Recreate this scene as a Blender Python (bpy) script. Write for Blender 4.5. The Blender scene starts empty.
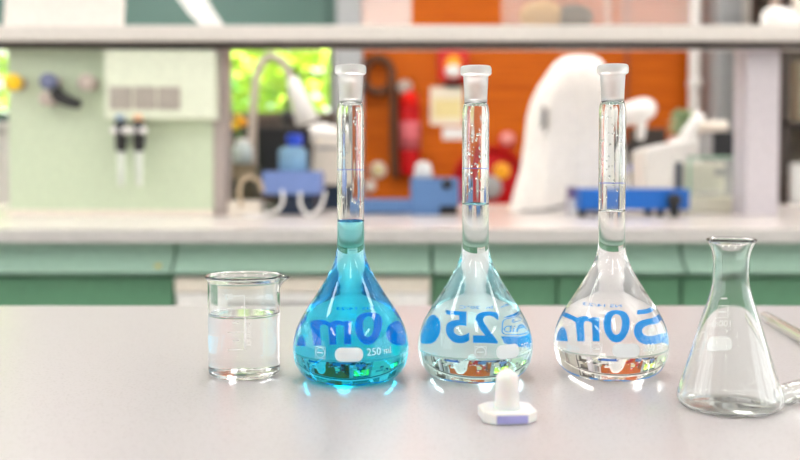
import bpy, bmesh, math, random
from mathutils import Vector, Matrix
PI = math.pi
R = math.radians
random.seed(7)
C = bpy.context.scene.collection
SC = bpy.context.scene

# ------------------------------------------------------------------ camera, light, exposure
FPX, HOR_AXIS, TILT = 950.0, 203.0, R(2.0)
CAMZ = 0.9 + 0.143
cam_d = bpy.data.cameras.new('camera')
cam_d.sensor_width = 36.0
cam_d.lens = FPX / 800 * 36.0
cam_d.shift_y = -(230 - HOR_AXIS) / 800
cam_d.dof.use_dof = True
cam_d.dof.focus_distance = 0.658
cam_d.dof.aperture_fstop = 5.2
cam_d.clip_start = 0.02
cam = bpy.data.objects.new('camera', cam_d)
C.objects.link(cam)
cam.location = (0, 0, CAMZ)
cam.rotation_euler = (PI / 2 - TILT, 0, 0)
SC.camera = cam

world = bpy.data.worlds.new('sky')
SC.world = world
world.use_nodes = True
bg = world.node_tree.nodes['Background']
bg.inputs['Color'].default_value = (0.95, 0.98, 1.0, 1)
bg.inputs['Strength'].default_value = 2.8

sun_d = bpy.data.lights.new('sun', 'SUN')
sun_d.energy = 30.0
sun_d.angle = R(0.6)
sun_d.color = (1.0, 0.95, 0.85)
sun = bpy.data.objects.new('sun', sun_d)
C.objects.link(sun)
sun.location = (6, -2, 8)
sun.rotation_euler = Vector((-0.15, 0.45, -0.88)).to_track_quat('-Z', 'Y').to_euler()

LAMP_POWER = 10.0            # emission of the ceiling luminaires' diffusers over the table
LAMP_POWER_BACK = 15.0      # and of those over the bench

SC.view_settings.view_transform = 'Standard'
SC.view_settings.look = 'None'
SC.view_settings.gamma = 1.0
SC.view_settings.use_curve_mapping = False
SC.view_settings.exposure = 0.31
cy = SC.cycles
cy.max_bounces = 24
cy.transmission_bounces = 20
cy.glossy_bounces = 8
cy.diffuse_bounces = 5
cy.transparent_max_bounces = 16
cy.caustics_refractive = True
cy.caustics_reflective = True
cy.blur_glossy = 0.3
cy.sample_clamp_indirect = 12.0
cy.use_denoising = True
try:
    cy.denoiser = 'OPENIMAGEDENOISE'
except Exception:
    pass

# ------------------------------------------------------------------ helpers
def P(px, py, d):
    """the point of the place seen at pixel (px, py), d metres in front of the camera"""
    a = math.atan((py - HOR_AXIS) / FPX) + TILT
    drop = d * math.tan(a)
    dc = d * math.cos(TILT) + drop * math.sin(TILT)
    return (px - 400) / FPX * dc, CAMZ - drop

def mat(name, col, rough=0.5, metal=0.0, spec=0.5, noise=None, bump=0.0, nscale=60.0, **kw):
    m = bpy.data.materials.new(name)
    m.use_nodes = True
    nt = m.node_tree
    b = nt.nodes['Principled BSDF']
    b.inputs['Base Color'].default_value = (*col, 1)
    b.inputs['Roughness'].default_value = rough
    b.inputs['Metallic'].default_value = metal
    b.inputs['Specular IOR Level'].default_value = spec
    for k, v in kw.items():
        b.inputs[k.replace('_', ' ')].default_value = v
    tc = nt.nodes.new('ShaderNodeTexCoord')
    n = nt.nodes.new('ShaderNodeTexNoise')
    n.inputs['Scale'].default_value = nscale
    n.inputs['Detail'].default_value = 4
    nt.links.new(tc.outputs['Object'], n.inputs['Vector'])
    r = nt.nodes.new('ShaderNodeValToRGB')
    k = 0.06 if noise is None else noise
    r.color_ramp.elements[0].position = 0.35
    r.color_ramp.elements[1].position = 0.65
    r.color_ramp.elements[0].color = (*[c * (1 - k) for c in col], 1)
    r.color_ramp.elements[1].color = (*[min(1, c * (1 + k * .5)) for c in col], 1)
    nt.links.new(n.outputs['Fac'], r.inputs['Fac'])
    nt.links.new(r.outputs['Color'], b.inputs['Base Color'])
    if bump:
        bp = nt.nodes.new('ShaderNodeBump')
        bp.inputs['Strength'].default_value = bump
        bp.inputs['Distance'].default_value = 0.002
        nt.links.new(n.outputs['Fac'], bp.inputs['Height'])
        nt.links.new(bp.outputs['Normal'], b.inputs['Normal'])
    return m

def srgb(r, g, b):
    f = lambda c: (c / 255) / 12.92 if c / 255 <= 0.04045 else ((c / 255 + 0.055) / 1.055) ** 2.4
    return (f(r), f(g), f(b))

def glass_mat(name, ior, rough=0.0, col=(1, 1, 1), absorb=None, density=0.0):
    m = bpy.data.materials.new(name)
    m.use_nodes = True
    nt = m.node_tree
    nt.nodes.remove(nt.nodes['Principled BSDF'])
    g = nt.nodes.new('ShaderNodeBsdfGlass')
    g.inputs['IOR'].default_value = ior
    g.inputs['Roughness'].default_value = rough
    g.inputs['Color'].default_value = (*col, 1)
    out = nt.nodes['Material Output']
    nt.links.new(g.outputs['BSDF'], out.inputs['Surface'])
    if absorb:
        v = nt.nodes.new('ShaderNodeVolumeAbsorption')
        v.inputs['Color'].default_value = (*absorb, 1)
        v.inputs['Density'].default_value = density
        nt.links.new(v.outputs['Volume'], out.inputs['Volume'])
    return m

def frosted_mat(name, white=0.13, rough=0.3, col=(0.95, 0.96, 0.96), ior=1.47):
    """ground glass: rough transmission with some scattering in the ground surface"""
    m = glass_mat(name, ior, rough, (1, 1, 1))
    nt = m.node_tree
    g = nt.nodes['Glass BSDF']
    out = nt.nodes['Material Output']
    d = nt.nodes.new('ShaderNodeBsdfDiffuse')
    t = nt.nodes.new('ShaderNodeBsdfTranslucent')
    d.inputs['Color'].default_value = (*col, 1)
    t.inputs['Color'].default_value = (*col, 1)
    a = nt.nodes.new('ShaderNodeMixShader')
    a.inputs[0].default_value = 0.5
    nt.links.new(d.outputs[0], a.inputs[1])
    nt.links.new(t.outputs[0], a.inputs[2])
    b = nt.nodes.new('ShaderNodeMixShader')
    b.inputs[0].default_value = white
    nt.links.new(g.outputs[0], b.inputs[1])
    nt.links.new(a.outputs[0], b.inputs[2])
    nt.links.new(b.outputs[0], out.inputs['Surface'])
    return m

def emit_mat(name, col, s):
    m = bpy.data.materials.new(name)
    m.use_nodes = True
    nt = m.node_tree
    nt.nodes.remove(nt.nodes['Principled BSDF'])
    e = nt.nodes.new('ShaderNodeEmission')
    e.inputs['Color'].default_value = (*col, 1)
    e.inputs['Strength'].default_value = s
    nt.links.new(e.outputs[0], nt.nodes['Material Output'].inputs['Surface'])
    return m

def tag(o, label=None, cat=None, group=None, kind=None):
    if label: o['label'] = label
    if cat: o['category'] = cat
    if group: o['group'] = group
    if kind: o['kind'] = kind
    return o

def thing(name, label, cat, loc, rz=0.0, group=None):
    o = bpy.data.objects.new(name, None)
    o.empty_display_size = 0.05
    C.objects.link(o)
    o.location = loc
    o.rotation_euler = (0, 0, rz)
    return tag(o, label, cat, group)

def obj(name, bm, m, parent=None, smooth=False, bevel=0.0, label=None, recalc=True):
    if recalc:
        bmesh.ops.recalc_face_normals(bm, faces=bm.faces)
    me = bpy.data.meshes.new(name)
    bm.to_mesh(me)
    bm.free()
    me.materials.append(m)
    if smooth:
        for p in me.polygons:
            p.use_smooth = True
    o = bpy.data.objects.new(name, me)
    C.objects.link(o)
    if parent: o.parent = parent
    if label: o['label'] = label
    if bevel:
        md = o.modifiers.new('bevel', 'BEVEL')
        md.width = bevel
        md.segments = 3
        md.limit_method = 'ANGLE'
    return o

def BM(): return bmesh.new()

def box(bm, x0, x1, y0, y1, z0, z1, mtx=None):
    vs = [bm.verts.new((x, y, z)) for z in (z0, z1) for y in (y0, y1) for x in (x0, x1)]
    for f in ((0, 2, 3, 1), (4, 5, 7, 6), (0, 1, 5, 4), (2, 6, 7, 3), (0, 4, 6, 2), (1, 3, 7, 5)):
        bm.faces.new([vs[i] for i in f])
    if mtx is not None:
        bmesh.ops.transform(bm, matrix=mtx, verts=vs)
    return bm

def bx(*a, **k): return box(BM(), *a, **k)

def prism(bm, pts, y0, y1):
    """polygon in x-z extruded along y"""
    a = [bm.verts.new((x, y0, z)) for x, z in pts]
    b = [bm.verts.new((x, y1, z)) for x, z in pts]
    n = len(pts)
    bm.faces.new(a[::-1]); bm.faces.new(b)
    for i in range(n):
        bm.faces.new((a[i], a[(i + 1) % n], b[(i + 1) % n], b[i]))
    return bm

def prism_x(bm, pts, x0, x1):
    """polygon in y-z extruded along x"""
    a = [bm.verts.new((x0, y, z)) for y, z in pts]
    b = [bm.verts.new((x1, y, z)) for y, z in pts]
    n = len(pts)
    bm.faces.new(a); bm.faces.new(b[::-1])
    for i in range(n):
        bm.faces.new((a[i], b[i], b[(i + 1) % n], a[(i + 1) % n]))
    return bm

def lathe(bm, pts, seg=64, mtx=None, closed=False):
    """revolve (r, z) points about z; points with r == 0 become poles"""
    rings, vs = [], []
    for r, z in pts:
        if r < 1e-7:
            v = bm.verts.new((0, 0, z)); rings.append([v]); vs.append(v)
        else:
            ring = [bm.verts.new((r * math.cos(2 * PI * i / seg), r * math.sin(2 * PI * i / seg), z)) for i in range(seg)]
            rings.append(ring); vs += ring
    pairs = list(zip(rings, rings[1:]))
    if closed: pairs.append((rings[-1], rings[0]))
    for a, b in pairs:
        for i in range(seg):
            j = (i + 1) % seg
            if len(a) == 1 and len(b) == 1: break
            if len(a) == 1: bm.faces.new((a[0], b[j], b[i]))
            elif len(b) == 1: bm.faces.new((a[i], a[j], b[0]))
            else: bm.faces.new((a[i], a[j], b[j], b[i]))
    if mtx is not None:
        bmesh.ops.transform(bm, matrix=mtx, verts=vs)
    return bm

def capped(bm, pts, seg=32, mtx=None):
    return lathe(bm, [(0, pts[0][1])] + list(pts) + [(0, pts[-1][1])], seg, mtx)

def along(p, q):
    """matrix carrying the z axis from p towards q"""
    d = Vector(q) - Vector(p)
    return Matrix.Translation(Vector(p)) @ d.to_track_quat('Z', 'Y').to_matrix().to_4x4()

def rod(bm, p, q, r, seg=16, r2=None):
    L = (Vector(q) - Vector(p)).length
    r2 = r if r2 is None else r2
    b = min(r, r2) * .2
    return capped(bm, [(r - b, 0), (r, b), (r2, L - b), (r2 - b, L)], seg, along(p, q))

def spline(pts, n=8):
    """Catmull-Rom through points of any dimension"""
    out = []
    Pn = [pts[0]] + list(pts) + [pts[-1]]
    for i in range(1, len(Pn) - 2):
        p0, p1, p2, p3 = Pn[i - 1:i + 3]
        for k in range(n):
            t = k / n
            out.append(tuple(0.5 * (2 * b + (c - a) * t + (2 * a - 5 * b + 4 * c - d) * t * t + (3 * b - a - 3 * c + d) * t ** 3)
                             for a, b, c, d in zip(p0, p1, p2, p3)))
    out.append(tuple(pts[-1]))
    return out

def tube(bm, path, r, seg=12, n=8, rf=None):
    pts = [Vector(p) for p in spline(path, n)]
    rings = []
    up = Vector((0.123, 0.3, 0.9)).normalized()
    for i, p in enumerate(pts):
        t = (pts[min(i + 1, len(pts) - 1)] - pts[max(i - 1, 0)]).normalized()
        s = t.cross(up)
        if s.length < 1e-4: s = t.cross(Vector((1, 0, 0)))
        s.normalize(); u = s.cross(t)
        up = u
        rr = r if rf is None else r * rf(i / (len(pts) - 1))
        rings.append([bm.verts.new(p + rr * (math.cos(2 * PI * k / seg) * s + math.sin(2 * PI * k / seg) * u)) for k in range(seg)])
    for a, b in zip(rings, rings[1:]):
        for k in range(seg):
            j = (k + 1) % seg
            bm.faces.new((a[k], a[j], b[j], b[k]))
    bm.faces.new(rings[0][::-1]); bm.faces.new(rings[-1])
    return bm

def ball(bm, c, r, sx=1, sy=1, sz=1, seg=20):
    m = Matrix.Translation(Vector(c)) @ Matrix.Diagonal((r * sx, r * sy, r * sz, 1))
    bmesh.ops.create_uvsphere(bm, u_segments=seg, v_segments=seg // 2, radius=1, matrix=m)
    return bm

# ------------------------------------------------------------------ materials
M = {}
def table_mat():
    m = mat('speckled_laminate', srgb(183, 178, 180), 0.28, spec=0.5)
    nt = m.node_tree
    b = nt.nodes['Principled BSDF']
    tc = nt.nodes['Texture Coordinate']
    v = nt.nodes.new('ShaderNodeTexVoronoi')
    v.inputs['Scale'].default_value = 420
    nt.links.new(tc.outputs['Object'], v.inputs['Vector'])
    r = nt.nodes.new('ShaderNodeValToRGB')
    r.color_ramp.elements[0].position = 0.0
    r.color_ramp.elements[0].color = (*srgb(156, 150, 150), 1)
    r.color_ramp.elements[1].position = 0.38
    r.color_ramp.elements[1].color = (*srgb(183, 178, 180), 1)
    nt.links.new(v.outputs['Distance'], r.inputs['Fac'])
    nt.links.new(r.outputs['Color'], b.inputs['Base Color'])
    return m
M['table'] = table_mat()
M['table_edge'] = mat('table_edge', srgb(214, 206, 202), 0.5)
M['glass'] = glass_mat('clear_glass', 1.47, 0.0, (0.985, 0.995, 0.99))
M['frost'] = frosted_mat('ground_glass')
GW = 1.333 / 1.47
def liquid_mats(name, absorb=None, density=0.0):
    return (glass_mat(name + '_on_glass', GW, 0, (1, 1, 1), absorb, density), glass_mat(name + '_surface', 1.333, 0, (1, 1, 1), absorb, density))
M['water_drop'] = glass_mat('water_drop', 1.333)
M['water'] = liquid_mats('clear_water')
M['water_tint'] = liquid_mats('faintly_tinted_water', (0.30, 0.90, 0.96), 8.0)
M['turquoise'] = liquid_mats('turquoise_solution', (0.01, 0.918, 0.995), 75.0)
def print_mat(name, col, thru=0.5):
    m = mat(name, col, 0.6, spec=0.1, noise=0.02)
    nt = m.node_tree
    b = nt.nodes['Principled BSDF']
    t = nt.nodes.new('ShaderNodeBsdfTranslucent'); x = nt.nodes.new('ShaderNodeMixShader')
    t.inputs['Color'].default_value = (*col, 1)
    x.inputs[0].default_value = thru
    nt.links.new(b.outputs[0], x.inputs[1]); nt.links.new(t.outputs[0], x.inputs[2])
    nt.links.new(x.outputs[0], nt.nodes['Material Output'].inputs['Surface'])
    return m
M['blue_print'] = print_mat('blue_enamel', (0.0, 0.35, 1.0), .6)
M['white_print'] = print_mat('white_enamel', (0.97, 0.97, 0.98), .75)
M['white_front'] = print_mat('white_enamel_front', (0.88, 0.92, 0.94), .15)
M['plug'] = mat('milky_plastic', (0.76, 0.755, 0.74), 0.35, noise=0.02, Subsurface_Weight=0.35, Subsurface_Scale=0.01)
M['lavender'] = mat('lavender_plastic', srgb(165, 165, 222), 0.4)
M['worktop'] = mat('grey_worktop', srgb(216, 208, 204), 0.25)
M['worktop_edge'] = mat('worktop_edge', srgb(200, 197, 194), 0.4)
M['green'] = mat('green_lacquer', srgb(152, 184, 167), 0.4)
M['green_door'] = mat('green_door', srgb(94, 144, 112), 0.45)
M['panel'] = mat('pale_green_panel', srgb(205, 218, 190), 0.5)
M['panel_box'] = mat('pale_cream_green', srgb(226, 232, 210), 0.5)
M['shelf'] = mat('shelf_laminate', srgb(216, 210, 203), 0.45)
M['post'] = mat('grey_post', srgb(176, 164, 158), 0.45)
M['post_light'] = mat('light_grey_post', srgb(205, 198, 203), 0.4)
M['white'] = mat('white_paint', (0.84, 0.82, 0.80), 0.45)
M['cream'] = mat('cream_plastic', srgb(236, 226, 212), 0.45)
M['grey'] = mat('mid_grey', srgb(160, 158, 158), 0.5)
M['socket'] = mat('taupe_socket', srgb(178, 170, 160), 0.5)
M['black'] = mat('black_plastic', (0.012, 0.012, 0.014), 0.4)
M['dark'] = mat('dark_brown', srgb(52, 42, 36), 0.5)
M['yellow'] = mat('yellow_plastic', srgb(246, 200, 12), 0.4)
M['steel'] = mat('brushed_steel', (0.55, 0.55, 0.58), 0.3, metal=0.9)
M['bluegrey'] = mat('blue_grey_cap', srgb(112, 118, 150), 0.4)
M['pinkish'] = mat('pinkish_grey', srgb(188, 174, 164), 0.45)
M['device_blue'] = mat('periwinkle_blue', srgb(120, 145, 205), 0.45)
M['device_slate'] = mat('slate_blue', srgb(92, 130, 182), 0.45)
M['royal'] = mat('royal_blue', srgb(10, 100, 190), 0.4)
M['navy'] = mat('navy_blue', srgb(20, 38, 62), 0.4)
M['cap_blue'] = mat('bright_blue_cap', srgb(20, 70, 205), 0.4)
M['bottle_blue'] = mat('pale_blue_plastic', srgb(128, 172, 205), 0.25)
M['red'] = mat('signal_red', srgb(214, 16, 12), 0.35)
M['crimson'] = mat('red_lacquer', srgb(188, 6, 14), 0.5, spec=.25)
M['orange'] = mat('orange_plastic', srgb(250, 170, 20), 0.4)
M['sheet'] = mat('white_plastic_sheet', srgb(248, 243, 237), 0.6)
M['lav_box'] = mat('purple_plastic', srgb(120, 100, 140), 0.4)
M['paper'] = mat('paper_white', (0.86, 0.86, 0.84), 0.8)
M['paper_yellow'] = mat('paper_cream', srgb(238, 222, 160), 0.8)
M['ceiling'] = mat('ceiling_white', (0.88, 0.87, 0.85), 0.9)
M['wall'] = mat('wall_paint', srgb(222, 217, 210), 0.85)
M['added_front_wall'] = mat('grey_wall_paint', srgb(172, 172, 174), 0.85)
M['floor'] = mat('grey_vinyl', srgb(205, 200, 195), 0.35)
M['teal'] = mat('teal_fabric_blind', srgb(98, 132, 124), 0.35)
M['frame'] = mat('window_frame', srgb(70, 96, 92), 0.45)
M['column'] = mat('grey_concrete', srgb(172, 174, 176), 0.7)
M['lamp_back'] = emit_mat('lamp_diffuser_back', (1.0, 0.965, 0.92), LAMP_POWER_BACK)
M['lamp'] = emit_mat('lamp_diffuser', (1.0, 0.965, 0.92), LAMP_POWER)
M['leaf'] = mat('leaf', (0.42, 0.58, 0.05), 0.5, noise=0.4, nscale=3)
M['leaf2'] = mat('leaf_dark', (0.10, 0.32, 0.05), 0.5, noise=0.4, nscale=3)
M['bark'] = mat('bark', (0.16, 0.11, 0.07), 0.9, noise=0.3)
M['grass'] = mat('grass', (0.16, 0.34, 0.06), 0.9, noise=0.3)
M['foliage'] = mat('pale_foliage', srgb(170, 190, 150), 0.6)
M['hull'] = mat('pale_balance', srgb(226, 224, 204), 0.45)

M['beige_stuff'] = mat('beige_bundle', srgb(190, 150, 92), 0.7, noise=0.3)

def pane_mat():
    m = bpy.data.materials.new('window_glass')
    m.use_nodes = True
    nt = m.node_tree
    nt.nodes.remove(nt.nodes['Principled BSDF'])
    t = nt.nodes.new('ShaderNodeBsdfTransparent'); g = nt.nodes.new('ShaderNodeBsdfGlossy'); x = nt.nodes.new('ShaderNodeMixShader')
    g.inputs['Roughness'].default_value = 0.0
    x.inputs[0].default_value = 0.05
    nt.links.new(t.outputs[0], x.inputs[1]); nt.links.new(g.outputs[0], x.inputs[2])
    nt.links.new(x.outputs[0], nt.nodes['Material Output'].inputs['Surface'])
    return m
M['pane'] = pane_mat()

def wood_mat():
    m = bpy.data.materials.new('orange_wood')
    m.use_nodes = True
    nt = m.node_tree
    b = nt.nodes['Principled BSDF']
    b.inputs['Roughness'].default_value = 0.6
    b.inputs['Specular IOR Level'].default_value = 0.2
    tc = nt.nodes.new('ShaderNodeTexCoord')
    mp = nt.nodes.new('ShaderNodeMapping')
    mp.inputs['Scale'].default_value = (0.8, 1, 22)
    n = nt.nodes.new('ShaderNodeTexNoise')
    n.inputs['Scale'].default_value = 3.0
    n.inputs['Detail'].default_value = 5
    r = nt.nodes.new('ShaderNodeValToRGB')
    r.color_ramp.elements[0].position = 0.3
    r.color_ramp.elements[0].color = (*srgb(178, 78, 4), 1)
    r.color_ramp.elements[1].position = 0.7
    r.color_ramp.elements[1].color = (*srgb(214, 108, 10), 1)
    nt.links.new(tc.outputs['Object'], mp.inputs['Vector'])
    nt.links.new(mp.outputs['Vector'], n.inputs['Vector'])
    nt.links.new(n.outputs['Fac'], r.inputs['Fac'])
    nt.links.new(r.outputs['Color'], b.inputs['Base Color'])
    return m
M['wood'] = wood_mat()

def clearbox_mat(name, col, alpha):
    m = bpy.data.materials.new(name)
    m.use_nodes = True
    nt = m.node_tree
    b = nt.nodes['Principled BSDF']
    b.inputs['Base Color'].default_value = (*col, 1)
    b.inputs['Roughness'].default_value = 0.3
    b.inputs['Alpha'].default_value = alpha
    return m
M['clearbox'] = clearbox_mat('translucent_plastic', (0.80, 0.76, 0.73), 0.13)
M['draft'] = clearbox_mat('draft_shield_glass', srgb(222, 236, 226), 0.06)
M['peachbox'] = clearbox_mat('frosted_plastic', (0.90, 0.80, 0.76), 0.3)

# ------------------------------------------------------------------ the setting
def struct(name, bm, m, **k):
    o = obj(name, bm, m, **k)
    o['kind'] = 'structure'
    return o
XL, XR, YB, YF, ZC = -4.2, 4.2, 5.9, -3.2, 3.0
struct('floor', bx(XL, XR, YF, YB + .25, -0.1, 0), M['floor'])
struct('ceiling', bx(XL, XR, YF, YB + .25, ZC, ZC + .15), M['ceiling'])
WZ0, WZ1 = .95, 2.72
def side_wall(name, x0, x1, n):
    b = BM()
    box(b, x0, x1, YF, YB + .25, -.1, WZ0); box(b, x0, x1, YF, YB + .25, WZ1, ZC + .15)
    ys = [YF, -2.9, -.9, -.7, 1.3, 1.5, 3.5, YB + .25]
    for y0, y1 in zip(ys[0::2], ys[1::2]): box(b, x0, x1, y0, y1, WZ0, WZ1)
    struct(name, b, M['wall'])
    xm = (x0 + x1) / 2
    for k, (y0, y1) in enumerate(zip(ys[1::2], ys[2::2])):  # unseen side windows, added to let in sky light and brighten the glass
        w_ = thing('window_%d' % (n + k), None, None, (xm, (y0 + y1) / 2, WZ0)); w_['kind'] = 'structure'
        h_ = (y1 - y0) / 2
        b = BM()
        for q_ in (-h_, 0, h_): box(b, -.03, .03, q_ - .03, q_ + .03, 0, WZ1 - WZ0)
        box(b, -.03, .03, -h_, h_, 0, .06); box(b, -.03, .03, -h_, h_, WZ1 - WZ0 - .06, WZ1 - WZ0)
        obj('window_frame', b, M['white'], w_)
        obj('window_pane', bx(-.004, .004, -h_, h_, .05, WZ1 - WZ0 - .05), M['pane'], w_)
side_wall('wall_left', XL - .2, XL, 2)
side_wall('wall_right', XR, XR + .2, 5)
struct('added_front_wall', bx(XL - .2, XR + .2, YF - .2, YF, -.1, ZC + .15), M['added_front_wall'])  # unseen wall behind the camera, added to dim reflections in the glass
# window wall: openings between XL+.3 and the column
wx0, wx1 = XL + .3, P(333, 100, YB)[0]
wz0, wz1 = P(0, 122, YB)[1], 2.75
b = BM()
box(b, XL, wx0, YB, YB + .2, 0, ZC)
box(b, wx1, P(338, 100, YB)[0], YB, YB + .2, 0, ZC)
box(b, wx0, wx1, YB, YB + .2, 0, wz0)
box(b, wx0, wx1, YB, YB + .2, wz1, ZC)
struct('wall_back', b, M['wall'])
wt = thing('window_1', None, None, ((wx0 + wx1) / 2, YB + .1, wz0)); wt['kind'] = 'structure'
hw = (wx1 - wx0) / 2
b = BM()
for k in (-1, 1): box(b, k * hw - .03, k * hw + .03, -.04, .04, 0, wz1 - wz0)
box(b, -hw, hw, -.04, .04, 0, .06); box(b, -hw, hw, -.04, .04, wz1 - wz0 - .06, wz1 - wz0)
for k in (-1.0,): box(b, hw + k * 1.35 - .03, hw + k * 1.35 + .03, -.04, .04, 0, wz1 - wz0)
obj('window_frame', b, M['frame'], wt)
obj('window_pane', bx(-hw, hw, -.004, .004, .05, wz1 - wz0 - .05), M['pane'], wt)
obj('window_sill', bx(-hw, hw, -.16, -.04, -.04, 0), M['wall'], wt)
zb = P(0, 31, YB - .06)[1]
bl = thing('roller_blind', 'dark teal roller blind drawn over the upper half of the window', 'blind', (0, YB - .06, zb))
obj('fabric', bx(wx0, wx1 + .05, 0, .008, 0.02, 2.75 - zb), M['teal'], bl)
obj('bottom_rail', bx(wx0, wx1 + .05, -.008, .016, 0, .03), M['frame'], bl)
obj('roller', rod(BM(), (wx0, 0, 2.77 - zb), (wx1 + .05, 0, 2.77 - zb), .04), M['grey'], bl, smooth=True)

cx0, cx1 = P(336, 100, 5.5)[0], P(362, 100, 5.5)[0]
o = struct('column', bx(cx0, cx1, 5.5, YB + .2, 0, ZC), M['column'], bevel=.01)
WY = 5.7
ox0, ox1 = cx1, P(715, 100, WY)[0]
o = struct('wall_wood', bx(ox0, ox1, WY, WY + .1, 0, ZC), M['wood'])
struct('wall_back_right', bx(ox1, XR, WY, WY + .1, 0, ZC), M['wall'])
struct('trim_1', bx(P(625, 10, WY)[0], P(629, 10, WY)[0], WY - .015, WY, 0, ZC), mat('wood_seam', srgb(150, 66, 16), .5))
qx0, qx1 = P(716, 100, 5.4)[0], P(742, 100, 5.4)[0]
struct('pillar', bx(qx0, qx1, 5.4, WY, 0, ZC), M['column'], bevel=.01)
b = BM()
rx, rz_ = P(697, 83, 5.5)
rod(b, (rx, 5.55, 0), (rx, 5.55, ZC), .035)
pp = thing('wall_pipe', 'white vertical pipe with a round joint on the wood wall', 'pipe', (rx, 5.55, 0))
b = BM(); rod(b, (0, 0, 0), (0, 0, ZC), .034)
obj('pipe', b, M['white'], pp, smooth=True)
obj('joint', ball(BM(), (0, -.01, rz_), .045), M['white'], pp, smooth=True)

sbx0, sbx1, sbz = P(200, 112, 5.3)[0], P(335, 112, 5.3)[0], P(0, 113, 5.3)[1]
t = thing('sideboard', 'dark brown sideboard standing below the window', 'sideboard', ((sbx0 + sbx1) / 2, 5.25, 0))
hw = (sbx1 - sbx0) / 2
obj('carcass', bx(-hw, hw, 0, .4, .06, sbz - .03), mat('dark_walnut', srgb(84, 70, 60), .6, noise=.3, nscale=6), t)
obj('top', bx(-hw - .01, hw + .01, -.02, .4, sbz - .03, sbz), mat('walnut_top', srgb(110, 92, 80), .5, noise=.2, nscale=6), t, bevel=.004)
obj('plinth', bx(-hw + .02, hw - .02, .03, .38, 0, .06), M['black'], t)
for k in range(2):
    dr = obj('door', bx(-hw + k * hw + .008, -hw + (k + 1) * hw - .008, -.018, 0, .08, sbz - .04), mat('walnut_door', srgb(70, 58, 50), .6, noise=.3, nscale=6), t, bevel=.003)
    obj('handle', bx((k - .5) * .12 - .01, (k - .5) * .12 + .01, -.04, -.018, sbz - .3, sbz - .15), M['steel'], dr, bevel=.003)
# outside ground and trees
struct('ground', bx(-14, 8, YB + .3, 22, -.4, -.3), M['grass'])
def tree(x, y, z, r, m, label, seed):
    rnd = random.Random(seed)
    t = thing('tree', label, 'tree', (x, y, -.3), 0, 'trees outside the window')
    b = BM(); tube(b, [(0, 0, 0), (.05, 0, z * .5), (0, .05, z + .2)], .1, rf=lambda s: 1 - .6 * s)
    obj('trunk', b, M['bark'], t, smooth=True)
    b = BM()
    for i in range(1500):
        d = Vector((rnd.gauss(0, 1), rnd.gauss(0, 1), rnd.gauss(0, 1))).normalized()
        c = Vector((0, 0, z + .3)) + Vector((d.x * r, d.y * r, d.z * r * 1.1)) * (rnd.random() ** .4)
        q = Vector((rnd.gauss(0, 1), rnd.gauss(0, 1), rnd.gauss(0, 1) + 1)).to_track_quat('Z', 'Y').to_matrix()
        s = rnd.uniform(.06, .13)
        vs = [bm_v for bm_v in (b.verts.new(c + q @ Vector(p) * s) for p in ((-1, 0, 0), (0, -.5, .1), (1, 0, 0), (0, .5, .1)))]
        b.faces.new(vs)
    o = obj('crown', b, m, t, recalc=False); o['kind'] = 'stuff'
    return t
tree(-1.0, 8.6, 1.9, 1.0, M['leaf'], 'bright green tree outside the window beside the grey column', 1)
tree(-3.4, 8.5, 1.9, 1.0, M['leaf'], 'bright green tree outside the window, second from the grey column', 2)
tree(-5.8, 8.8, 2.0, 1.0, M['leaf'], 'bright green tree outside at the far left of the window', 3)
tree(-2.2, 11.5, 1.7, 1.2, M['leaf2'], 'darker green tree standing behind the bright ones outside', 4)

# ceiling luminaires
def luminaire(x, y, L, label):
    t = thing('ceiling_lamp', label, 'lamp', (x, y, ZC - .09), 0, 'ceiling luminaires')
    b = BM()
    box(b, -.16, .16, -L / 2, L / 2, .02, .06)
    box(b, -.17, -.155, -L / 2, L / 2, .0, .06); box(b, .155, .17, -L / 2, L / 2, .0, .06)
    obj('housing', b, M['white'], t)
    obj('diffuser', bx(-.15, .15, -L / 2 + .02, L / 2 - .02, .0, .018), M['lamp_back'] if 2 < y < 4 else M['lamp'], t)
    for s in (-1, 1): obj('hanger', rod(BM(), (0, s * L * .35, .06), (0, s * L * .35, .09), .01, 8), M['steel'], t)
for x, nm in ((-1.9, 'left'), (0.0, 'middle'), (1.9, 'right')):
    for y, nn in ((-1.6, 'over the front end of the room'), (.6, 'over the table'), (2.8, 'over the green bench'), (4.3, 'by the back wall')):
        luminaire(x, y, 1.3, f'long ceiling lamp of the {nm} row, {nn}')

# ------------------------------------------------------------------ the near table
TZ = .9
tb = thing('laboratory_table', 'white speckled laboratory table carrying the flasks and beaker', 'table', (0, .2, 0))
tY1 = 1.0
obj('tabletop', bx(-1.5, 1.5, -.75, tY1 - .2, TZ - .035, TZ), M['table'], tb, bevel=.004)
for sx in (-1, 1):
    b = BM(); box(b, sx * 1.4 - .03, sx * 1.4 + .03, -.7, tY1 - .25, 0, TZ - .035)
    obj('support_panel', b, M['white'], tb)

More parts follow.
